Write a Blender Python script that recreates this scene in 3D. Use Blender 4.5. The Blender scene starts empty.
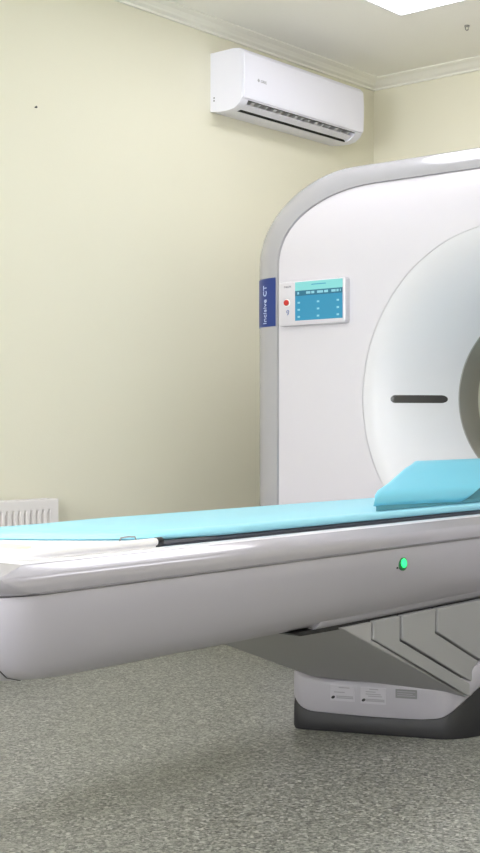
import bpy, bmesh, math, random
from mathutils import Vector, Matrix
random.seed(7)
scn = bpy.context.scene
COL = scn.collection
PI = math.pi

# ------------------------------------------------------------------ materials
def mat(name, col, rough=0.5, metal=0.0, coat=0.0, emis=None, estr=0.0, spec=None):
    m = bpy.data.materials.new(name); m.use_nodes = True
    b = m.node_tree.nodes['Principled BSDF']
    b.inputs['Base Color'].default_value = (*col, 1)
    b.inputs['Roughness'].default_value = rough
    b.inputs['Metallic'].default_value = metal
    if coat:
        b.inputs['Coat Weight'].default_value = coat
        b.inputs['Coat Roughness'].default_value = 0.06
    if spec is not None: b.inputs['Specular IOR Level'].default_value = spec
    if emis:
        b.inputs['Emission Color'].default_value = (*emis, 1)
        b.inputs['Emission Strength'].default_value = estr
    return m

def srgb(r, g, b):
    f = lambda c: (c/255/12.92) if c/255 <= 0.04045 else ((c/255+0.055)/1.055)**2.4
    return (f(r), f(g), f(b))

def noise_mat(name, c1, c2, scale, rough=0.6, bump=0.0, bscale=200, coat=0.0):
    m = mat(name, c1, rough, coat=coat); nt = m.node_tree; N = nt.nodes; L = nt.links
    b = N['Principled BSDF']
    tc = N.new('ShaderNodeTexCoord')
    n = N.new('ShaderNodeTexNoise'); n.inputs['Scale'].default_value = scale; n.inputs['Detail'].default_value = 4
    mx = N.new('ShaderNodeMix'); mx.data_type = 'RGBA'
    mx.inputs[6].default_value = (*c1, 1); mx.inputs[7].default_value = (*c2, 1)
    L.new(tc.outputs['Object'], n.inputs['Vector']); L.new(n.outputs['Fac'], mx.inputs[0]); L.new(mx.outputs[2], b.inputs['Base Color'])
    if bump:
        n2 = N.new('ShaderNodeTexNoise'); n2.inputs['Scale'].default_value = bscale; n2.inputs['Detail'].default_value = 3
        bp = N.new('ShaderNodeBump'); bp.inputs['Strength'].default_value = bump; bp.inputs['Distance'].default_value = 0.002
        L.new(tc.outputs['Object'], n2.inputs['Vector']); L.new(n2.outputs['Fac'], bp.inputs['Height']); L.new(bp.outputs['Normal'], b.inputs['Normal'])
    return m

def floor_mat():
    m = mat('speckled_vinyl', (0.3, 0.3, 0.27), 0.42); nt = m.node_tree; N = nt.nodes; L = nt.links
    b = N['Principled BSDF']; tc = N.new('ShaderNodeTexCoord')
    def vor(scale):
        w = N.new('ShaderNodeTexNoise'); w.inputs['Scale'].default_value = scale*0.9; w.inputs['Detail'].default_value = 1
        ma = N.new('ShaderNodeVectorMath'); ma.operation = 'MULTIPLY_ADD'
        ma.inputs[1].default_value = (0.012, 0.012, 0.0); L.new(w.outputs['Color'], ma.inputs[0]); L.new(tc.outputs['Object'], w.inputs['Vector']); L.new(tc.outputs['Object'], ma.inputs[2])
        v = N.new('ShaderNodeTexVoronoi'); v.inputs['Scale'].default_value = scale
        L.new(ma.outputs[0], v.inputs['Vector'])
        s = N.new('ShaderNodeSeparateColor'); L.new(v.outputs['Color'], s.inputs[0]); return s
    v1 = vor(140.0); v2 = vor(230.0)
    r1 = N.new('ShaderNodeValToRGB'); r1.color_ramp.interpolation = 'CONSTANT'
    e = r1.color_ramp.elements
    cols = [(0.0, srgb(100,100,94)), (0.30, srgb(130,130,123)), (0.58, srgb(152,152,144)), (0.80, srgb(172,172,164)), (0.93, srgb(200,200,193))]
    e[0].position = 0; e[0].color = (*cols[0][1], 1); e[1].position = cols[1][0]; e[1].color = (*cols[1][1], 1)
    for p, c in cols[2:]:
        q = e.new(p); q.color = (*c, 1)
    L.new(v1.outputs[0], r1.inputs[0])
    r2 = N.new('ShaderNodeValToRGB'); r2.color_ramp.interpolation = 'CONSTANT'
    e = r2.color_ramp.elements; e[0].position = 0; e[0].color = (*srgb(86,87,83), 1); e[1].position = 0.45; e[1].color = (*srgb(163,163,154), 1)
    L.new(v2.outputs[1], r2.inputs[0])
    mx = N.new('ShaderNodeMix'); mx.data_type = 'RGBA'; mx.inputs[0].default_value = 0.42
    L.new(r1.outputs[0], mx.inputs[6]); L.new(r2.outputs[0], mx.inputs[7]); L.new(mx.outputs[2], b.inputs['Base Color'])
    n2 = N.new('ShaderNodeTexNoise'); n2.inputs['Scale'].default_value = 90
    bp = N.new('ShaderNodeBump'); bp.inputs['Strength'].default_value = 0.08; bp.inputs['Distance'].default_value = 0.002
    L.new(tc.outputs['Object'], n2.inputs['Vector']); L.new(n2.outputs['Fac'], bp.inputs['Height']); L.new(bp.outputs['Normal'], b.inputs['Normal'])
    return m

M = {}
M['wall'] = noise_mat('cream_wall_paint', srgb(231,228,209), srgb(229,226,206), 3.0, 0.65, 0.15, 120)
M['ceil'] = noise_mat('white_ceiling_paint', srgb(244,243,235), srgb(242,241,232), 2.0, 0.8, 0.1, 100)
M['cornice'] = mat('cornice_paint', srgb(240,239,229), 0.6)
M['floor'] = floor_mat()
M['base'] = mat('baseboard_grey', srgb(190,188,176), 0.5)
M['white'] = noise_mat('gloss_white_cover', srgb(211,208,215), srgb(209,206,213), 2.0, 0.11, coat=0.3)
M['funnel'] = mat('satin_white_funnel', srgb(212,211,215), 0.34)
M['rim'] = mat('pearl_silver_rim', srgb(172,171,176), 0.18, 0.1, 0.5)
M['shell'] = noise_mat('pale_grey_table_cover', srgb(172,169,178), srgb(170,167,176), 2.0, 0.28, coat=0.2)
M['shell_top'] = mat('pale_white_table_rail', srgb(222,220,228), 0.22, 0.0, 0.4)
M['silver'] = mat('satin_silver_band', srgb(170,167,175), 0.18, 0.15, 0.4)
M['whitep'] = mat('white_plastic', srgb(240,239,238), 0.3, 0.0, 0.1)
M['grey'] = noise_mat('warm_grey_cover', srgb(157,157,158), srgb(154,154,155), 3.0, 0.5)
M['grey2'] = noise_mat('mid_grey_cover', srgb(164,163,164), srgb(161,160,161), 3.0, 0.5)
M['dark'] = mat('charcoal_plastic', srgb(41,41,44), 0.5)
M['black'] = mat('black_gap', srgb(24,24,26), 0.5)
M['carbon'] = noise_mat('dark_carbon', srgb(62,64,74), srgb(48,50,58), 60, 0.35)
M['slot'] = mat('smoked_window', srgb(52,50,52), 0.15)
M['ring'] = mat('olive_grey_ring', srgb(150,148,143), 0.35)
M['tunnel'] = mat('bore_lining', srgb(232,231,222), 0.4)
M['blue'] = noise_mat('sky_blue_vinyl', srgb(158,223,241), srgb(155,221,240), 8, 0.42, 0.05, 300)
M['blue2'] = noise_mat('turquoise_vinyl', srgb(124,209,234), srgb(121,207,233), 8, 0.38, 0.05, 300)
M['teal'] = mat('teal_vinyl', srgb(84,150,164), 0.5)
M['navy'] = mat('navy_badge', srgb(22,52,126), 0.4)
M['badge_txt'] = mat('badge_lettering', srgb(190,205,235), 0.4)
M['txt'] = mat('grey_print', srgb(120,120,128), 0.5)
M['bluetxt'] = mat('blue_print', srgb(90,110,170), 0.5)
M['redb'] = mat('red_button', srgb(190,40,36), 0.3)
M['green'] = mat('green_lamp', (0.02, 0.6, 0.15), 0.3, emis=(0.02, 1.0, 0.2), estr=1.1)
M['greend'] = mat('green_lamp_ring', (0.01, 0.16, 0.05), 0.3)
M['cream'] = mat('cream_liner', srgb(240,234,212), 0.5)
M['ac'] = noise_mat('air_conditioner_plastic', srgb(236,236,247), srgb(234,234,245), 2.0, 0.35)
M['actxt'] = mat('pale_grey_print', srgb(178,178,182), 0.4); M['acdark'] = mat('outlet_dark', srgb(40,42,40), 0.6)
M['rad'] = mat('radiator_enamel', srgb(232,228,226), 0.35)
M['raddark'] = mat('radiator_inside', srgb(120,116,112), 0.6)
M['lightframe'] = mat('lamp_frame', srgb(240,240,240), 0.4)
M['metal'] = mat('steel', srgb(150,150,150), 0.35, 0.9)
def emit(name, c, s): return mat(name, tuple(v*.35 for v in c), 0.4, emis=c, estr=s)
M['diff'] = mat('lamp_diffuser', (0.9, 0.9, 0.9), 0.5, emis=(0.945, 0.945, 1.0), estr=4.2)
M['scr'] = emit('screen_blue', srgb(46,150,190), 0.36)
M['scr_top'] = emit('screen_header', srgb(140,222,222), 0.36)
M['scr_bar'] = emit('screen_bar', srgb(40,120,150), 0.3)
M['scr_txt'] = emit('screen_text', srgb(150,215,232), 0.36)

# ------------------------------------------------------------------ helpers
def props(o, label=None, cat=None, group=None, kind=None):
    if label: o['label'] = label
    if cat: o['category'] = cat
    if group: o['group'] = group
    if kind: o['kind'] = kind
    return o

def thing(name, loc, label, cat, group=None):
    o = bpy.data.objects.new(name, None); COL.objects.link(o); o.location = loc; o.empty_display_size = 0.1
    return props(o, label, cat, group)

def root_loc(o):
    v = Vector((0, 0, 0))
    while o is not None:
        v = v + o.location; o = o.parent
    return v

def link(name, me, m, parent=None, smooth=True, bevel=0.0, seg=2, label=None, auto=35, origin=None):
    """me in world coordinates; shifted so that its origin sits on the parent's (or on a given point)."""
    me.name = name
    off = root_loc(parent) if parent is not None else Vector(origin if origin else (0, 0, 0))
    me.transform(Matrix.Translation(-off))
    for x in (m if isinstance(m, (list, tuple)) else [m]): me.materials.append(x)
    o = bpy.data.objects.new(name, me); COL.objects.link(o)
    if parent is not None: o.parent = parent
    else: o.location = off
    if smooth:
        for p in me.polygons: p.use_smooth = True
        me.set_sharp_from_angle(angle=math.radians(auto))
    if bevel:
        b = o.modifiers.new('bevel', 'BEVEL'); b.width = bevel; b.segments = seg; b.limit_method = 'ANGLE'; b.angle_limit = math.radians(40)
    if label: o['label'] = label
    return o

def tomesh(bm, fix=True):
    if fix: bmesh.ops.recalc_face_normals(bm, faces=bm.faces)
    me = bpy.data.meshes.new('m'); bm.to_mesh(me); bm.free(); return me

def box(bm, x0, x1, y0, y1, z0, z1, mi=0):
    v = [bm.verts.new(p) for p in ((x0,y0,z0),(x1,y0,z0),(x1,y1,z0),(x0,y1,z0),(x0,y0,z1),(x1,y0,z1),(x1,y1,z1),(x0,y1,z1))]
    for f in ((0,3,2,1),(4,5,6,7),(0,1,5,4),(1,2,6,5),(2,3,7,6),(3,0,4,7)):
        bm.faces.new([v[i] for i in f]).material_index = mi

def boxme(*a):
    bm = bmesh.new(); box(bm, *a); return tomesh(bm)

def obox(bm, mat4, hx, hy, hz, mi=0, c=(0,0,0)):
    v = [bm.verts.new(mat4 @ Vector((c[0]+sx*hx, c[1]+sy*hy, c[2]+sz*hz))) for sz in (-1,1) for sx, sy in ((-1,-1),(1,-1),(1,1),(-1,1))]
    for f in ((0,3,2,1),(4,5,6,7),(0,1,5,4),(1,2,6,5),(2,3,7,6),(3,0,4,7)):
        bm.faces.new([v[i] for i in f]).material_index = mi

def loft(bm, rings, cap0=True, cap1=True, closed=True, mi=0):
    R = [[bm.verts.new(p) for p in r] for r in rings]
    n = len(R[0])
    for a, b in zip(R, R[1:]):
        for i in range(n if closed else n-1):
            j = (i+1) % n
            bm.faces.new((a[i], a[j], b[j], b[i])).material_index = mi
    if cap0: bm.faces.new(list(reversed(R[0]))).material_index = mi
    if cap1: bm.faces.new(R[-1]).material_index = mi
    return R

def prism(bm, poly, axis, a0, a1, mi=0):
    def P(p, a):
        if axis == 'x': return (a, p[0], p[1])
        if axis == 'y': return (p[0], a, p[1])
        return (p[0], p[1], a)
    return loft(bm, [[P(p, a0) for p in poly], [P(p, a1) for p in poly]], mi=mi)

def tube(bm, pts, r, n=12, cap=True, mi=0):
    pts = [Vector(p) for p in pts]; rings = []
    rr = r if isinstance(r, (list, tuple)) else [r]*len(pts)
    prev = None
    for i, p in enumerate(pts):
        t = (pts[min(i+1, len(pts)-1)] - pts[max(i-1, 0)]).normalized()
        up = Vector((0,0,1)) if abs(t.z) < 0.9 else Vector((1,0,0))
        a = t.cross(up).normalized(); b = a.cross(t).normalized()
        rings.append([p + a*rr[i]*math.cos(2*PI*k/n) + b*rr[i]*math.sin(2*PI*k/n) for k in range(n)])
    loft(bm, rings, cap, cap, mi=mi)

def rrect(x0, x1, y0, y1, r, z, n=8, r2=None):
    """rounded rectangle ring; r at the y0 end, r2 at the y1 end"""
    r2 = r if r2 is None else r2
    out = []
    for cx, cy, a0, q in ((x1-r, y0+r, -90, r), (x1-r2, y1-r2, 0, r2), (x0+r2, y1-r2, 90, r2), (x0+r, y0+r, 180, r)):
        for k in range(n+1):
            a = math.radians(a0 + 90*k/n); out.append((cx+q*math.cos(a), cy+q*math.sin(a), z))
    return out

def disc(bm, mat4, r, h, n=24, mi=0, rx=1.0):
    ring = lambda z, s: [mat4 @ Vector((r*s*rx*math.cos(2*PI*k/n), r*s*math.sin(2*PI*k/n), z)) for k in range(n)]
    loft(bm, [ring(0,1), ring(h*0.7,1), ring(h,0.85)], mi=mi)

def frame(o, right, up):
    """matrix with local x = right, local y = up, local z = outward"""
    r = Vector(right).normalized(); u = Vector(up); u = (u - r*u.dot(r)).normalized(); z = r.cross(u)
    m = Matrix((r, u, z)).transposed().to_4x4(); m.translation = Vector(o); return m

def text_mesh(s, size, mat4, extrude=0.0006, align='CENTER'):
    cu = bpy.data.curves.new('t', 'FONT'); cu.body = s; cu.size = size; cu.extrude = extrude; cu.align_x = align; cu.align_y = 'CENTER'
    ob = bpy.data.objects.new('t', cu); COL.objects.link(ob)
    dg = bpy.context.evaluated_depsgraph_get(); dg.update()
    me = bpy.data.meshes.new_from_object(ob.evaluated_get(dg))
    bpy.data.objects.remove(ob); bpy.data.curves.remove(cu)
    me.materials.clear(); me.transform(mat4); return me

# ------------------------------------------------------------------ the room
XL, XR, YB, YF, ZC = -3.85, 2.2, 5.35, -2.2, 2.66
def struct(name, me, m, **k):
    return props(link(name, me, m, None, **k), kind='structure')
struct('floor', boxme(XL-.1, XR+.1, YF-.1, YB+.1, -.1, 0), M['floor'], smooth=False)
struct('ceiling', boxme(XL-.1, XR+.1, YF-.1, YB+.1, ZC, ZC+.1), M['ceil'], smooth=False)
struct('wall_left', boxme(XL-.1, XL, YF-.1, YB+.1, 0, ZC), M['wall'], smooth=False)
struct('wall_back', boxme(XL, XR, YB, YB+.1, 0, ZC), M['wall'], smooth=False)
struct('wall_right', boxme(XR, XR+.1, YF-.1, YB+.1, 0, ZC), M['wall'], smooth=False)
struct('wall_front', boxme(XL, XR, YF-.1, YF, 0, ZC), M['wall'], smooth=False)
# stepped cornice mouldings along the walls (profile: distance from wall, drop from ceiling)
prof = [(0,0),(.082,0),(.082,.006),(.070,.010),(.052,.014),(.036,.024),(.030,.030),(.012,.036),(.012,.046),(0,.046)]
def cornice(name, side):
    bm = bmesh.new()
    if side == 'L': prism(bm, [(XL+d, ZC-h) for d, h in prof], 'y', YF, YB)
    if side == 'B': prism(bm, [(YB-d, ZC-h) for d, h in prof], 'x', XL, XR)
    if side == 'R': prism(bm, [(XR-d, ZC-h) for d, h in prof], 'y', YF, YB)
    if side == 'F': prism(bm, [(YF+d, ZC-h) for d, h in prof], 'x', XL, XR)
    struct(name, tomesh(bm), M['cornice'], smooth=False)
for i, s_ in enumerate('LBRF'): cornice('trim_%d' % (i+1), s_)
struct('baseboard_left', boxme(XL, XL+.014, YF, YB, 0, .07), M['base'], bevel=.004)
struct('baseboard_back', boxme(XL+.014, XR-.014, YB-.014, YB, 0, .07), M['base'], bevel=.004)
struct('baseboard_right', boxme(XR-.014, XR, YF, YB, 0, .07), M['base'], bevel=.004)
struct('baseboard_front', boxme(XL+.014, XR-.014, YF, YF+.014, 0, .07), M['base'], bevel=.004)

def window(name, x0, x1, z0, z1):  # added behind the camera; its glowing panes give the room fill light
    bm = bmesh.new(); y = YF
    for a in ((x0-.06,x1+.06,z1,z1+.06),(x0-.06,x1+.06,z0-.06,z0),(x0-.06,x0,z0,z1),(x1,x1+.06,z0,z1),((x0+x1)/2-.03,(x0+x1)/2+.03,z0,z1)):
        box(bm, a[0], a[1], y, y+.05, a[2], a[3])
    f = struct(name, tomesh(bm), M['whitep'], smooth=False)
    bm = bmesh.new(); box(bm, x0, x1, y, y+.02, z0, z1)
    link('fill_pane', tomesh(bm), M['fill_glow'], f, smooth=False)
M['fill_glow'] = emit('fill_pane_glow', (0.93, 0.945, 1.0), 8.0)  # glow of the added panes, stands in for daylight fill
window('added_window_1', -3.2, -1.5, .85, 2.3)
window('added_window_2', -0.4, 1.3, .85, 2.3)
# ------------------------------------------------------------------ ceiling lights
def ceiling_light(x, y, label):
    y -= .30
    t = thing('ceiling_light', (x, y, ZC), label, 'ceiling light')
    bm = bmesh.new(); h = .30; hy = .60
    loft(bm, [rrect(x-h, x+h, y-hy, y+hy, .004, ZC, 2), rrect(x-h, x+h, y-hy, y+hy, .004, ZC-.011, 2),
              rrect(x-h+.012, x+h-.012, y-hy+.012, y+hy-.012, .004, ZC-.011, 2), rrect(x-h+.012, x+h-.012, y-hy+.012, y+hy-.012, .004, ZC-.004, 2)], False, False)
    link('frame', tomesh(bm), M['lightframe'], t, smooth=False)
    bm = bmesh.new(); box(bm, x-h+.012, x+h-.012, y-hy+.012, y+hy-.012, ZC-.009, ZC-.003)
    link('diffuser', tomesh(bm), M['diff'], t, smooth=False)
    return t
ceiling_light(-2.82, 4.23, 'long white ceiling light shining above the scanner and near the air conditioner')
ceiling_light(-2.82, 1.70, 'added long white ceiling light above the foot of the scanner table')  # remaining fixtures are added out of view for room brightness
ceiling_light(-0.40, 4.23, 'added long white ceiling light to the right of the scanner near the back wall')
ceiling_light(-0.40, 1.70, 'added long white ceiling light in the middle of the room beside the table')
ceiling_light(-2.82, -0.80, 'added long white ceiling light by the left wall at the front of the room')
ceiling_light(-0.40, -0.80, 'added long white ceiling light at the front of the room away from the left wall')

# ------------------------------------------------------------------ small fixings
bm = bmesh.new()
hk = (-2.98, 4.842, ZC)
loft(bm, [[(hk[0]+.012*math.cos(a), hk[1]+.012*math.sin(a), z) for a in [2*PI*k/14 for k in range(14)]] for z in (ZC, ZC-.004)])
tube(bm, [(hk[0]-.008, hk[1], ZC-.004), (hk[0]-.007, hk[1], ZC-.016), (hk[0], hk[1], ZC-.022), (hk[0]+.007, hk[1], ZC-.018), (hk[0]+.009, hk[1], ZC-.009)], .0022, 8)
props(link('ceiling_hook', tomesh(bm), M['metal'], origin=hk), 'tiny metal hook in the bare ceiling near the back wall', 'hook')
bm = bmesh.new()
nl = Vector((XL, 3.161, 2.106))
fm = frame(nl, (0,1,0), (0,0,1))
disc(bm, fm, .0022, .008, 10); disc(bm, fm @ Matrix.Translation((0,0,.008)), .0045, .002, 12)
props(link('wall_nail', tomesh(bm), M['dark'], origin=nl), 'small dark nail in the bare cream wall left of the air conditioner', 'nail')

# ------------------------------------------------------------------ air conditioner
Y0, Y1 = 4.13, 5.00
ac = thing('air_conditioner', (XL, (Y0+Y1)/2, 2.27), 'white split air conditioner mounted high on the cream wall', 'air conditioner')
full = [(0,2.270),(.045,2.262),(.095,2.262),(.125,2.268),(.152,2.290),(.160,2.308),(.160,2.530),(.152,2.541),(.120,2.547),(0,2.547)]
notch = [(0,2.270),(.045,2.262),(.095,2.262),(.100,2.2628),(.075,2.300),(.110,2.335),(.1585,2.304),(.160,2.308),(.160,2.530),(.152,2.541),(.120,2.547),(0,2.547)]
bm = bmesh.new()
P = lambda pr: [(XL+d*1.14, 2.275+(z-2.27)*.92) for d, z in pr]
prism(bm, P(full), 'y', Y0, Y0+.045); prism(bm, P(notch), 'y', Y0+.045, Y1-.05); prism(bm, P(full), 'y', Y1-.05, Y1)
link('housing', tomesh(bm), M['ac'], ac, auto=28)
bm = bmesh.new()
prism(bm, P([(.101,2.2645),(.077,2.300),(.111,2.3335),(.156,2.3045),(.151,2.303),(.111,2.329),(.082,2.300),(.104,2.268)]), 'y', Y0+.0455, Y1-.0505)
link('air_outlet', tomesh(bm), M['acdark'], ac, smooth=False, label='dark air outlet slot')
bm = bmesh.new()
prism(bm, P([(.1600,2.311),(.166,2.307),(.171,2.322),(.174,2.44),(.170,2.520),(.160,2.533)]), 'y', Y0+.002, Y1-.002)
link('front_panel', tomesh(bm), M['ac'], ac, bevel=.003, auto=30)
bm = bmesh.new()
prism(bm, P([(.1405,2.291),(.1425,2.288),(.1150,2.270),(.113,2.273)]), 'y', Y0+.05, Y1-.055)
link('louver', tomesh(bm), M['ac'], ac, smooth=False)
for k in range(15):
    y = Y0+.09+k*.05
    bm = bmesh.new()
    prism(bm, P([(.090,2.300),(.111,2.326),(.144,2.306),(.112,2.284)]), 'y', y, y+.010 if k % 3 else y+.022)
    link('vertical_vane', tomesh(bm), M['whitep'], ac, smooth=False)
link('maker_mark', text_mesh('\u25c6 GREE', .017, frame((XL+.1735*1.14+.0008, 4.245, 2.398), (0,1,0), (0,0,1))), M['actxt'], ac, smooth=False)
bm = bmesh.new()
for z in (2.332, 2.320): disc(bm, frame((XL+.022, Y0, z), (1,0,0), (0,0,1)), .004, .001, 10)
link('side_screws', tomesh(bm), M['txt'], ac, smooth=False)

# ------------------------------------------------------------------ radiator
RX, RY0, RY1, RZ0, RZ1 = -3.75, 2.19, 3.19, .13, .63
rad = thing('radiator', (XL, (RY0+RY1)/2, RZ0), 'white panel radiator low on the cream wall behind the table', 'radiator')
bm = bmesh.new()
zs = [(RZ0,0),(RZ0+.035,0),(RZ0+.052,1),(RZ1-.052,1),(RZ1-.036,0),(RZ1-.004,0),(RZ1,-.3)]
cols = [RY0]
p = .0275; y = RY0+.012; off = {RY0: 0}
seq = [(RY0, 0)]
while y + p < RY1-.01:
    seq += [(y, 0), (y+.004, 1), (y+.011, 1), (y+.015, 0)]; y += p
seq.append((RY1, 0))
rings = [[(RX - .013*(a*b if b > 0 else -b*.6), yy, z) for yy, b2 in seq for a, b in [(b2, g)]] for z, g in zs]
loft(bm, rings, False, False, closed=False)
link('front_panel', tomesh(bm), M['rad'], rad, smooth=False)
bm = bmesh.new(); box(bm, RX-.062, RX-.014, RY0+.004, RY1-.004, RZ0+.01, RZ1-.02)
link('convector_core', tomesh(bm), M['raddark'], rad, smooth=False)
bm = bmesh.new()
for k in range(34):
    yy = RY0+.012+k*.0287
    box(bm, RX-.060, RX-.008, yy, yy+.012, RZ1-.006, RZ1-.001)
box(bm, RX-.008, RX-.001, RY0, RY1, RZ1-.012, RZ1); box(bm, RX-.067, RX-.060, RY0, RY1, RZ1-.012, RZ1)
link('top_grille', tomesh(bm), M['rad'], rad, smooth=False)
for yy in (RY0, RY1-.003):
    link('side_cover', boxme(RX-.067, RX-.001, yy, yy+.003, RZ0, RZ1), M['rad'], rad, bevel=.001)
for yy in (RY0+.18, RY1-.22):
    link('bracket', boxme(XL+.002, RX-.06, yy, yy+.03, RZ0+.06, RZ1-.06), M['rad'], rad, smooth=False)
bm = bmesh.new(); tube(bm, [(RX-.035, RY0-.03, RZ0+.03), (RX-.035, RY0+.01, RZ0+.03)], .011); tube(bm, [(RX-.035, RY0-.03, 0), (RX-.035, RY0-.03, RZ0+.05)], .009)
link('pipe', tomesh(bm), M['whitep'], rad)

# ------------------------------------------------------------------ CT gantry
CX, CZ, GY = -2.22, 1.003, 3.85
def outline(hw, zt, zb, rx, rz, ex, rb, y, inset=0.0):
    """closed outline of the gantry, counter-clockwise seen from the front, starting bottom left"""
    pts = []; n = 16
    def seg(a, b, m): return [(a[0]+(b[0]-a[0])*k/m, a[1]+(b[1]-a[1])*k/m) for k in range(m)]
    # bottom edge left->right
    pts += seg((CX-hw+rb, zb), (CX+hw-rb, zb), 16)
    for k in range(6): a = -PI/2 + (PI/2)*k/6; pts.append((CX+hw-rb+rb*math.cos(a), zb+rb+rb*math.sin(a)))
    pts += seg((CX+hw, zb+rb), (CX+hw, zt-rz), 14)
    for k in range(n):
        a = (PI/2)*k/n; pts.append((CX+hw-rx+rx*math.cos(a)**(2/ex), zt-rz+rz*math.sin(a)**(2/ex)))
    pts += seg((CX+hw-rx, zt), (CX-hw+rx, zt), 14)
    for k in range(n):
        a = (PI/2)*(1-k/n); pts.append((CX-hw+rx-rx*max(0,math.cos(a))**(2/ex), zt-rz+rz*math.sin(a)**(2/ex)))
    pts += seg((CX-hw, zt-rz), (CX-hw, zb+rb), 14)
    for k in range(6): a = PI + (PI/2)*k/6; pts.append((CX-hw+rb+rb*math.cos(a), zb+rb+rb*math.sin(a)))
    return [(x, y, z) for x, z in pts]
INN = lambda y, d=0: outline(1.005-d, 1.811-d, .10+d, .42, .30, 2.2, .06, y)
OUT = lambda y, d=0: outline(1.190-d, 1.903-d, .06+d, .45, .36, 2.0, .08, y)
def mixr(a, b, t, y): return [(p[0]+(q[0]-p[0])*t, y, p[2]+(q[2]-p[2])*t) for p, q in zip(a, b)]
g = thing('ct_scanner', (CX, GY+.4, 0), 'white ring-shaped CT scanner with a silver rim and small blue screen', 'CT scanner')
RG = .602
def facey(z): return GY + .075*max(0.0, (z-1.55)/.27)**2
inn = INN(GY); oo = OUT(GY+.15)
circ = []
for x, y, z in inn:
    a = math.atan2(z-CZ, x-CX); circ.append((CX+RG*math.cos(a), GY, CZ+RG*math.sin(a)))
bm = bmesh.new()
rings = []
for t in [0,.1,.25,.4,.55,.7,.82,.92,1.0]:
    r = mixr(circ, inn, t, GY); rings.append([(x, facey(z), z) for x, y, z in r])
loft(bm, rings, False, False)
link('front_cover', tomesh(bm), M['white'], g)
# groove around the bore, then the funnel
bm = bmesh.new()
N = 96
def cring(r, y): return [(CX+r*math.cos(2*PI*k/N), y + (facey(CZ+r*math.sin(2*PI*k/N))-GY if r > .5 else 0), CZ+r*math.sin(2*PI*k/N)) for k in range(N)]
RB = .326; FD = .227
rr = [cring(RG+.001, GY+.002), cring(RG-.0022, GY+.002), cring(RG-.0035, GY+.0005)]
for k in range(1, 17):
    s = k/16; r = (RG-.0045) + (RB-RG+.0045)*s
    rr.append(cring(r, GY+.001+FD*(0.06*s+0.94*s**1.9)))
loft(bm, rr, False, False)
link('bore_funnel', tomesh(bm), M['funnel'], g, auto=50)
bm = bmesh.new()
loft(bm, [cring(RB, GY+FD), cring(RB-.003, GY+FD+.004), cring(RB-.003, GY+FD+.135), cring(RB-.001, GY+FD+.138)], False, False)
link('bore_ring', tomesh(bm), M['ring'], g, label='olive grey scan ring inside the bore')
bm = bmesh.new()
loft(bm, [cring(RB-.001, GY+FD+.138), cring(RB+.004, GY+FD+.142), cring(RB+.012, GY+.55), cring(RB+.08, GY+.72), cring(RB+.22, GY+.85)], False, False)
link('bore_lining', tomesh(bm), M['tunnel'], g)
# rounded rim
bm = bmesh.new(); rings = []
i0 = [(x, facey(z)+.004, z) for x, y, z in inn]
rings.append(i0)
for k in range(0, 11):
    a = (PI/2)*k/10
    t = .03+.97*math.sin(a); dy = (1-math.cos(a))
    rings.append([(p[0]+(q[0]-p[0])*t, (facey(p[2])-.006) + (GY+.15-facey(p[2])+.006)*dy, p[2]+(q[2]-p[2])*t) for p, q in zip(inn, oo)])
rings.append(OUT(GY+.22))
loft(bm, rings, False, False)
link('rim', tomesh(bm), M['rim'], g, auto=40, label='rounded silver rim')
# rear housing
bm = bmesh.new()
back_c = []
ob = OUT(GY+.85, .10)
for x, y, z in ob:
    a = math.atan2(z-CZ, x-CX); back_c.append((CX+(RB+.22)*math.cos(a), GY+.85, CZ+(RB+.22)*math.sin(a)))
loft(bm, [OUT(GY+.22), OUT(GY+.224,.006), OUT(GY+.228), OUT(GY+.70), OUT(GY+.78,.02), OUT(GY+.83,.06), ob, back_c], False, False)
link('rear_housing', tomesh(bm), M['white'], g)
bm = bmesh.new(); loft(bm, [rrect(CX-1.08, CX+1.08, GY+.06, GY+.78, .08, 0), rrect(CX-1.08, CX+1.08, GY+.06, GY+.78, .08, .12)])
link('plinth', tomesh(bm), M['dark'], g)
# laser window following the funnel on the left at bore height
def funnel_y(x, z):
    r = math.hypot(x-CX, z-CZ); s = (RG-.0045-r)/(RG-.0045-RB); s = min(1, max(0, s))
    return GY+.001+FD*(0.06*s+0.94*s**1.9)
xs0, xs1, zc, hh = -2.719, -2.570, 1.001, .0145
bm = bmesh.new(); top = []
n = 22
def slot_half(u):
    e = hh; d = min(u*(xs1-xs0), (1-u)*(xs1-xs0))
    return hh if d >= e else math.sqrt(max(0, e*e-(e-d)**2))
us = sorted(set([0.0005,.004,.012,.025,.045,.07,.1]+[k/n for k in range(2, n-1)]+[1-q for q in (0.0005,.004,.012,.025,.045,.07,.1)]))
for lift, sc in ((.002, 1.0), (-.0015, 1.0), (-.0015, .8)):
    pass
secs = []
for u in us:
    x = xs0+(xs1-xs0)*u; h = slot_half(u)
    f = funnel_y(x, zc)
    secs.append([(x, f+.004, zc-h), (x, f-.002, zc-h), (x, f-.002, zc-h*.4), (x, f-.002, zc+h*.4), (x, f-.002, zc+h), (x, f+.004, zc+h)])
loft(bm, secs)
link('laser_window', tomesh(bm), M['slot'], g, label='dark pill-shaped window left of the bore', auto=50)
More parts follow.
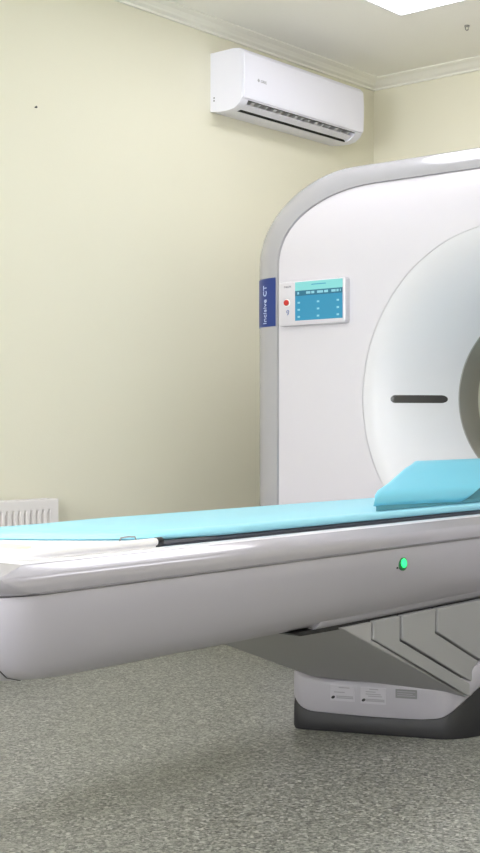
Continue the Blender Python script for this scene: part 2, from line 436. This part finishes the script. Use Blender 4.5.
# control panel with its screen
px0, px1, pz0, pz1 = -3.206, -2.880, 1.287, 1.458
bm = bmesh.new()
def prect(x0, x1, z0, z1, r, y, n=5): return [(a, y, b) for a, b, c in rrect(x0, x1, z0, z1, r, 0, n)]
loft(bm, [prect(px0, px1, pz0, pz1, .012, GY+.012), prect(px0, px1, pz0, pz1, .012, GY-.022), prect(px0+.002, px1-.002, pz0+.002, pz1-.002, .011, GY-.026), prect(px0+.006, px1-.006, pz0+.006, pz1-.006, .009, GY-.028)])
panel = link('control_panel', tomesh(bm), M['white'], g)
PY = GY-.028
sx0, sx1, sz0, sz1 = -3.120, -2.892, 1.305, 1.452
bm = bmesh.new()
box(bm, sx0, sx1, PY-.0012, PY+.003, sz0, sz0+.100, 0)
box(bm, sx0, sx1, PY-.0014, PY+.003, sz0+.094, sz0+.114, 2)
box(bm, sx0, sx1, PY-.0012, PY+.003, sz0+.114, sz1, 1)
for i in range(3):
    for j in range(3):
        x = sx0+.018+i*.094; z = sz0+.014+j*.027
        box(bm, x-.005, x+.006, PY-.0020, PY, z-.0035, z+.0035, 3)
for a, b in ((.012,.020),(.055,.075),(.080,.094),(.108,.136),(.142,.160),(.176,.196),(.200,.210),(.216,.220)):
    box(bm, sx0+a, sx0+b, PY-.0020, PY, sz0+.100, sz0+.109, 3)
box(bm, sx0+.08, sx0+.15, PY-.0018, PY, sz0+.133, sz0+.136, 0)
link('screen', tomesh(bm), [M['scr'], M['scr_top'], M['scr_bar'], M['scr_txt']], panel, smooth=False, label='lit blue touch screen')
bm = bmesh.new(); disc(bm, frame((-3.161, PY+.001, 1.376), (1,0,0), (0,0,1)), .0155, .003, 24)
link('button_collar', tomesh(bm), M['whitep'], panel)
bm = bmesh.new(); disc(bm, frame((-3.161, PY-.001, 1.376), (1,0,0), (0,0,1)), .0115, .008, 24)
link('stop_button', tomesh(bm), M['redb'], panel, label='red stop button')
bm = bmesh.new()
fm = frame((-3.157, PY-.0002, 1.339), (1,0,0), (0,0,1))
ringp = [fm @ Vector((.0055*math.cos(a), .0055*math.sin(a)+.003, .0004)) for a in [2*PI*k/16 for k in range(17)]]
tube(bm, ringp, .0014, 6); tube(bm, [fm @ Vector((.0055, .003, .0004)), fm @ Vector((.004, -.006, .0004)), fm @ Vector((-.003, -.010, .0004))], .0014, 6)
link('intercom_symbol', tomesh(bm), M['bluetxt'], panel)
link('maker_lettering', text_mesh('PHILIPS', .0115, frame((-3.158, PY-.0002, 1.4365), (1,0,0), (0,0,1))), M['txt'], panel, smooth=False)
# blue name badge wrapped on the rim
def rim_point(t_ang, z):
    a = (PI/2)*t_ang; xi = CX-1.005; xo = CX-1.190
    t = .03+.97*math.sin(a); dy = 1-math.cos(a)
    return Vector((xi+(xo-xi)*t, GY-.006+.156*dy, z))
bm = bmesh.new(); rings = []
for k in range(13):
    ta = .02+.97*k/12
    q0 = rim_point(max(0,ta-.02), 1.4); q1 = rim_point(min(1,ta+.02), 1.4); tn = (q1-q0).normalized(); nrm = Vector((tn.y, -tn.x, 0)); nrm = nrm if nrm.y < 0 else -nrm
    r = []
    for z in (1.292, 1.482): r.append(rim_point(ta, z)+nrm*.0012)
    rings.append(r)
loft(bm, rings, False, False, closed=False)
badge = link('name_badge', tomesh(bm, False), M['navy'], g, label='navy blue name badge on the rim', auto=60)
ta = .24
q0 = rim_point(ta-.05, 1.4); q1 = rim_point(ta+.05, 1.4); tn = (q0-q1).normalized()   # points to +x
nrm = Vector((tn.y, -tn.x, 0)); nrm = nrm if nrm.y < 0 else -nrm
c = rim_point(ta, 1.378)+nrm*.0035
fm = frame(c, (0,0,1), -tn)
link('name_lettering', text_mesh('Incisive CT', .034, fm, .0008), M['badge_txt'], badge, smooth=False)

# ------------------------------------------------------------------ patient table
T = thing('patient_table', (CX, 3.2, 0), 'long pale grey scanner patient table on a pedestal base', 'scanner table')
W = .32; TX0, TX1 = CX-W, CX+W; TY0, TY1, TS = 1.465, 3.76, 2.485
def ring(ins, z, r, y0, y1, endins=None, r2=.02):
    e = ins if endins is None else endins
    return rrect(TX0+ins, TX1-ins, y0+e, y1, r, z, 10, r2)
# lower shells
low = [(.004,.583),(.002,.570),(.003,.545),(.008,.515),(.017,.480),(.031,.446),(.050,.420),(.075,.406),(.11,.401)]
bm = bmesh.new()
loft(bm, [ring(i, z, .11+i*.5, TY0, TY1, i*1.15, .01) for i, z in low])
lower = mshell = link('lower_shell', tomesh(bm), M['shell'], T)
bm = bmesh.new()
loft(bm, [rrect(TX0+i, TX1-i, TS, TY1-.01, .004, z, 3) for i, z in [(.060,.421),(.0505,.419),(.055,.409),(.074,.395),(.11,.388)]])
link('underside_cover', tomesh(bm), M['shell'], T)
# seam line at the foot corner
bm = bmesh.new()
def corner_pt(i, z, ang):
    r = .11+i*.5; e = i*1.15; a = math.radians(ang)
    return (TX1-i-r+r*math.cos(a)+.0008, TY0+e+r+r*math.sin(a)-.0008, z)
tube(bm, [corner_pt(i, z, a) for (i, z), a in zip(low[3:8], (-62,-56,-50,-44,-37))], .0012, 6)
link('seam', tomesh(bm), M['dark'], lower)
# upper shell: silver band, bevel, ledge
bm = bmesh.new()
loft(bm, [ring(.010,.584,.12,TY0,TY1,.01), ring(.002,.5845,.12,TY0,TY1,.004), ring(-.004,.590,.10,TY0,TY1,-.002), ring(-.006,.601,.07,TY0,TY1,0), ring(-.003,.613,.035,TY0,TY1,.004), ring(.002,.6205,.012,TY0,TY1,.010),
          ring(.0045,.6225,.006,TY0,TY1,.014), ring(.030,.6385,.005,TY0,TY1,.085), ring(.034,.6400,.005,TY0,TY1,.092)], False, False)
link('side_band', tomesh(bm), M['silver'], T, label='satin silver bevelled band around the table top', auto=26)
bm = bmesh.new()
loft(bm, [ring(.034,.6400,.005,TY0,TY1,.092), ring(.038,.6425,.006,TY0,TY1,.097), ring(.062,.6435,.02,TY0,TY1,.115), ring(.066,.640,.02,TY0,TY1,.118), ring(.070,.628,.02,TY0,TY1,.12)], False, True)
link('top_rail', tomesh(bm), M['shell_top'], T, auto=30)
# cradle: dark carbon board and its white foot end
CW = .213
def cradle_ring(z, w, y0, y1): return rrect(CX-w, CX+w, y0, y1, .012, z, 4)
bm = bmesh.new()
loft(bm, [cradle_ring(.6275, CW-.02, 1.995, 4.15), cradle_ring(.634, CW-.006, 1.995, 4.15), cradle_ring(.6435, CW, 1.995, 4.15), cradle_ring(.6495, CW-.004, 1.995, 4.15)])
link('cradle', tomesh(bm), M['carbon'], T, label='dark carbon board under the blue mattress')
CE0 = 1.60
bm = bmesh.new()
loft(bm, [rrect(CX-CW+.01, CX+CW-.01, CE0+.01, 1.987, .06, .6285, 8, .012), rrect(CX-CW, CX+CW, CE0, 1.987, .07, .638, 8, .012), rrect(CX-CW, CX+CW, CE0, 1.987, .07, .6475, 8, .012), rrect(CX-CW+.004, CX+CW-.004, CE0+.004, 1.987, .066, .650, 8, .012)])
cend = link('cradle_end', tomesh(bm), M['whitep'], T, label='white foot end of the cradle')
bm = bmesh.new()   # raised rim: a rod round the foot end
pts = [(CX+CW-.004, 1.987, .6490)] + [(CX+CW-.004, y, .6490) for y in (1.9,1.8,1.7)]
for k in range(0, 7):
    a = math.radians(-90*k/6); pts.append((CX+CW-.004-.07+.07*math.cos(a), CE0+.07+.004+.07*math.sin(a), .6490))
pts += [(2*CX-x, y, z) for x, y, z in reversed(pts)]
tube(bm, pts, .0085, 12)
link('rim_rod', tomesh(bm), M['whitep'], cend)
for s in (1,-1):
    bm = bmesh.new(); tube(bm, [(CX+s*(CW-.004), 1.983, .6490), (CX+s*(CW-.004), 1.999, .6490)], .0098, 12)
    link('joint_cap', tomesh(bm), M['black'], cend, label='black end cap of the white rim')
bm = bmesh.new(); loft(bm, [rrect(CX-.15, CX+.12, CE0+.05, CE0+.13, .03, .649), rrect(CX-.15, CX+.12, CE0+.05, CE0+.13, .03, .6525), rrect(CX-.145, CX+.115, CE0+.055, CE0+.125, .025, .6535)])
link('tray_liner', tomesh(bm), M['cream'], cend, label='cream liner at the foot end')
bm = bmesh.new()
tube(bm, [(CX+.205,1.880,.655),(CX+.205,1.884,.664),(CX+.205,1.905,.665),(CX+.205,1.925,.664),(CX+.205,1.929,.655)], .0022, 6)
link('clip', tomesh(bm), M['metal'], cend, label='small metal clip')
# green lamp on the side
bm = bmesh.new()
fm = frame((TX1-.0045, 2.776, .543), (0,1,0), (-.1,0,1))
disc(bm, fm @ Matrix.Translation((0,0,-.002)), .0195, .0055, 28)
lampr = link('lamp_bezel', tomesh(bm), M['greend'], mshell, label='dark green bezel')
bm = bmesh.new(); disc(bm, fm @ Matrix.Translation((0,0,.002)), .0118, .0050, 28)
link('indicator_lamp', tomesh(bm), M['green'], mshell, label='round glowing green lamp')
bm = bmesh.new(); disc(bm, frame((TX1-.0055, 2.752, .533), (0,1,0), (-.1,0,1)), .003, .002, 10)
link('indicator_dot', tomesh(bm), M['dark'], mshell)
# pedestal: dark core, sloping front body, telescoping side covers
XN, XF = -1.958, -2.405
bm = bmesh.new()
fl = [((XN,2.60,.388),(XN,3.05,.160)), ((XF,2.385,.395),(XF,2.97,.150))]
a, b = fl[0]; c, d = fl[1]
def poly_side(x, top, bot, backtop, mid, backbot):
    return [(x, *top), (x, *backtop), (x, *mid), (x, *backbot), (x, *bot)]
near = [(XN,2.585,.392),(XN,2.712,.392),(XN,2.712,.346),(XN,3.19,.12),(XN,3.175,.12),(XN,3.10,.158)]
far = [(XF,2.36,.402),(XF,2.712,.392),(XF,2.712,.346),(XF+.03,3.19,.12),(XF+.03,3.10,.12),(XF+.025,3.012,.150)]
loft(bm, [near, far])
link('pedestal_front', tomesh(bm), M['grey2'], T, bevel=.004, label='grey sloping front of the pedestal')
bm = bmesh.new(); prism(bm, [(2.40,.400),(3.70,.395),(3.70,.12),(3.22,.12),(2.76,.34),(2.74,.385),(2.43,.390)], 'x', XF+.012, XN-.010)
link('pedestal_core', tomesh(bm), M['black'], T, smooth=False)
lines = [[(2.717,.394),(2.717,.346),(3.190,.12)], [(2.845,.394),(2.845,.329),(3.285,.12)], [(3.016,.394),(3.012,.329),(3.45,.12)]]
for k in range(3):
    f = lines[k]; gp = .007
    if k < 2: bk = [(y-gp, z - (.002 if j else 0)) for j, (y, z) in enumerate(lines[k+1])]
    else: bk = [(3.72,.394),(3.72,.329),(3.72,.12)]
    xo = XN+.003+.003*k
    bm = bmesh.new()
    prism(bm, [(f[0][0]+.001, f[0][1])]+[(y+.001, z) for y, z in f[1:]]+list(reversed(bk)), 'x', 2*CX-xo+.06, xo)
    link('side_cover', tomesh(bm), M['grey'], T, smooth=False, bevel=.003)
# base: charcoal skirt and white swept cover
per = [(-1.900,3.76,.25,.30),(-1.905,3.58,.235,.30),(-1.915,3.42,.20,.285),(-1.928,3.30,.172,.250),(-1.945,3.22,.138,.212),(-1.968,3.165,.100,.184),(-2.0,3.128,.066,.166),(-2.045,3.108,.056,.160),(-2.09,3.091,.053,.157),(-2.20,3.049,.052,.154),(-2.33,3.001,.055,.154),(-2.39,2.979,.060,.160),(-2.424,2.974,.082,.169),(-2.442,2.99,.112,.178),(-2.452,3.06,.14,.185),(-2.46,3.2,.165,.22),(-2.48,3.4,.20,.28),(-2.50,3.58,.235,.30),(-2.51,3.76,.25,.30)]
def smooth_path(P, m=4):
    out = []
    for i in range(len(P)-1):
        a, b, c, d = P[max(i-1,0)], P[i], P[i+1], P[min(i+2, len(P)-1)]
        for k in range(m):
            t = k/m
            out.append(tuple(.5*(2*b[j]+(c[j]-a[j])*t+(2*a[j]-5*b[j]+4*c[j]-d[j])*t*t+(3*b[j]-a[j]-3*c[j]+d[j])*t**3) for j in range(4)))
    out.append(P[-1]); return out
per = smooth_path(per)
cc = (-2.2, 3.5)
def insp(p, d):
    v = Vector((cc[0]-p[0], cc[1]-p[1])); v.normalize(); return (p[0]+v.x*d, p[1]+v.y*d)
bm = bmesh.new()
loft(bm, [[(*insp(p,.004), 0.0) for p in per], [(*insp(p,-.001), .010) for p in per], [(p[0],p[1],p[2]*.6+.006) for p in per], [(*insp(p,.004), p[2]-.002) for p in per], [(*insp(p,.03), p[2]-.002) for p in per]])
link('base_skirt', tomesh(bm), M['dark'], T, label='charcoal skirt of the base', auto=50)
bm = bmesh.new()
loft(bm, [[(*insp(p,.03), p[2]) for p in per], [(*insp(p,.003), p[2]) for p in per], [(*insp(p,0), p[2]+.004) for p in per], [(*insp(p,0), p[3]-.010) for p in per], [(*insp(p,.004), p[3]-.002) for p in per], [(*insp(p,.012), p[3]) for p in per], [(*insp(p,.05), p[3]-.004) for p in per], [(*insp(p,.06), p[3]-.02) for p in per]])
bcov = link('base_cover', tomesh(bm), M['shell'], T, auto=50, label='pale swept cover of the base')
# stickers
fdir = Vector((.24,.09,0)).normalized()
def sticker(xc, zc, w, h, lines_, grey=False, blob=True):
    yc = 3.049+.37*(xc+2.20)
    nrm = Vector((fdir.y, -fdir.x, 0))
    fm = frame(Vector((xc, yc, zc))+nrm*.0015, fdir, (0,0,1))
    bm = bmesh.new(); obox(bm, fm, w/2, h/2, .0008, 0)
    for (u0, u1, v, t) in lines_:
        obox(bm, fm, (u1-u0)*w/2, t/2, .0003, 1, ((u0+u1-1)*w/2, (v-.5)*h, .0008))
    if blob:
        disc(bm, fm @ Matrix.Translation((-w*.38, -h*.28, .0008)) @ Matrix.Rotation(.5, 4, 'Z'), .0042, .0006, 14, 2, 1.5)
    link('label_plate' if grey else 'label_sticker', tomesh(bm), [M['platebg'] if grey else M['stickbg'], M['print'], M['black']], bcov, smooth=False)
M['print'] = mat('faint_print', srgb(150,149,155), 0.5); M['stickbg'] = mat('sticker_paper', srgb(184,182,190), 0.4); M['platebg'] = mat('plate_grey', srgb(126,126,129), 0.4)
sticker(-2.284, .116, .074, .046, [(.35,.8,.86,.003),(.15,.6,.56,.0028),(.25,.95,.30,.0035),(.25,.95,.20,.0035)])
sticker(-2.196, .114, .076, .048, [(.35,.7,.90,.003),(.2,.6,.74,.0028),(.2,.8,.60,.0028),(.3,.85,.48,.0028),(.2,.95,.28,.0035),(.2,.95,.19,.0035)])
sticker(-2.103, .126, .064, .026, [(.08,.92,.75,.0022),(.08,.8,.5,.0022),(.08,.92,.28,.0022)], True, False)

# ------------------------------------------------------------------ mattress
bm = bmesh.new()
def pad_ring(w, y0, y1, z, d=0):
    """outline of the pad: slanted, softly rounded foot end at y0, straight to y1"""
    out = []
    hw = lambda y: w - .022*(1-min(1, max(0, (y-2.02)/.14)))
    n = 20
    for k in range(n+1):       # foot end, far side to near side
        t = k/n; y = y0 + .24*t**1.6 + .05*(abs(2*t-1))**8*(1 if t < .5 else .3) + d
        x = -hw(y) + 2*hw(y)*t; out.append((CX+x, y, z))
    ya = y0+.24+.015+d; yb = y0+.05+d
    for k in range(1, 25): y = ya+(y1-ya)*k/24; out.append((CX+hw(y), y, z))
    for k in range(0, 24): y = y1-(y1-yb)*k/24; out.append((CX-hw(y), y, z))
    return out
PWd = .219
loft(bm, [pad_ring(PWd-.006,1.77,4.10,.6502,.004), pad_ring(PWd,1.765,4.10,.6535), pad_ring(PWd,1.765,4.10,.6625), pad_ring(PWd-.005,1.77,4.10,.6675,.003), pad_ring(PWd-.03,1.80,4.08,.6685), pad_ring(PWd-.036,1.805,4.08,.6665), pad_ring(PWd-.042,1.81,4.08,.6685)])
for v in bm.verts:
    if v.co.z > .651: v.co.z += .002*abs((v.co.x-CX)/PWd)**2
mt = link('mattress', tomesh(bm), M['blue'], None, origin=(CX, 2.9, .65), auto=50)
props(mt, 'thin sky blue mattress lying along the scanner table', 'mattress')

# ------------------------------------------------------------------ bolster cushion
CU = thing('bolster_cushion', (-2.18, 3.3, .668), 'thick turquoise wedge cushion with teal underside lying on the blue mattress', 'cushion')
def zb(y):
    t = min(1, max(0, (y-3.27)/.12)); t = t*t*(3-2*t); return .6835-.009*min(1, max(0, (y-2.82)/.45))+.040*t
# cross-section from near bottom over the ridge to the far side: (dx from near edge, z or None, skew weight)
prof_c = [(-.10,'b',.60),(-.012,'b',.06),(-.002,'b+',.0),(.004,.694,.0),(.003,.706,.0),(-.004,.717,.02),(-.022,.728,.10),(-.055,.742,.3),(-.09,.760,.5),(-.13,.778,.72),(-.155,.788,.88),(-.175,.7935,1.0),(-.20,.7935,1.06),(-.23,.784,1.12),(-.27,.762,1.2),(-.31,.73,1.28),(-.335,.70,1.32),(-.345,.684,1.34),(-.34,.676,1.34),(-.30,.6725,1.3)]
ys = [2.822,2.826,2.836,2.86,2.90,2.96,3.02,3.1,3.18,3.24,3.27,3.30,3.33,3.36,3.39,3.45,3.52,3.60,3.68,3.735,3.755,3.762]
def sect(y, k, skew, shrink=1.0, floorz=None):
    out = []
    for dx, z, w in prof_c:
        yy = y+skew*w
        if z == 'b': zz = zb(yy)
        elif z == 'b+': zz = zb(yy)+.003
        else: zz = max(z, zb(yy)+.004) if dx > -.01 else z
        cz = .728; cxm = -.17
        dxx = cxm+(dx-cxm)*(shrink**.15) if y > 3.5 else dx
        zz = .672+(zz-.672)*shrink
        out.append((-2.03+dxx, yy, zz))
    return out
bm = bmesh.new(); rings = []
for i, y in enumerate(ys):
    t = (y-ys[0])/(ys[-1]-ys[0])
    skew = .46*(1-t)**1.0
    sh = {0:.90, 1:.955, 2:.985}.get(i, {len(ys)-1:.86, len(ys)-2:.95, len(ys)-3:.985}.get(i, 1.0))
    rings.append(sect(y, i, skew, sh))
loft(bm, rings)
link('cover', tomesh(bm), M['blue2'], CU, auto=70)
# teal underside block, slightly inset
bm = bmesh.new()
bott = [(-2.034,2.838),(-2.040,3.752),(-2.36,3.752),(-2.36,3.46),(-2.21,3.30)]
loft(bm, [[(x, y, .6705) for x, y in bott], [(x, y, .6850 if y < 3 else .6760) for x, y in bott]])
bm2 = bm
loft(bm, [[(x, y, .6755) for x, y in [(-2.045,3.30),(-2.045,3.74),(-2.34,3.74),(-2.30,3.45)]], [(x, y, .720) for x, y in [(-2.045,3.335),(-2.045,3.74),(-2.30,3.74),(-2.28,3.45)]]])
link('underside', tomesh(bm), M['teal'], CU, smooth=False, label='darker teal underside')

# ------------------------------------------------------------------ camera and world
cam = bpy.data.cameras.new('camera'); co = bpy.data.objects.new('camera', cam); COL.objects.link(co)
cam.sensor_fit = 'VERTICAL'; cam.sensor_height = 24.0; cam.lens = 24.0*1287/853
cam.shift_x = -(320-240)/853; cam.clip_start = .05
th = math.atan((1330-320)/1287)
co.location = (0, 0, .9); co.rotation_euler = (PI/2, 0, th)
scn.camera = co
w = bpy.data.worlds.new('world'); scn.world = w; w.use_nodes = True
w.node_tree.nodes['Background'].inputs[0].default_value = (0.8, 0.85, 0.9, 1); w.node_tree.nodes['Background'].inputs[1].default_value = 0.3
scn.view_settings.view_transform = 'Standard'; scn.view_settings.look = 'None'
scn.view_settings.exposure = 0.66; scn.view_settings.gamma = 1.0
scn.cycles.max_bounces = 8; scn.cycles.diffuse_bounces = 5
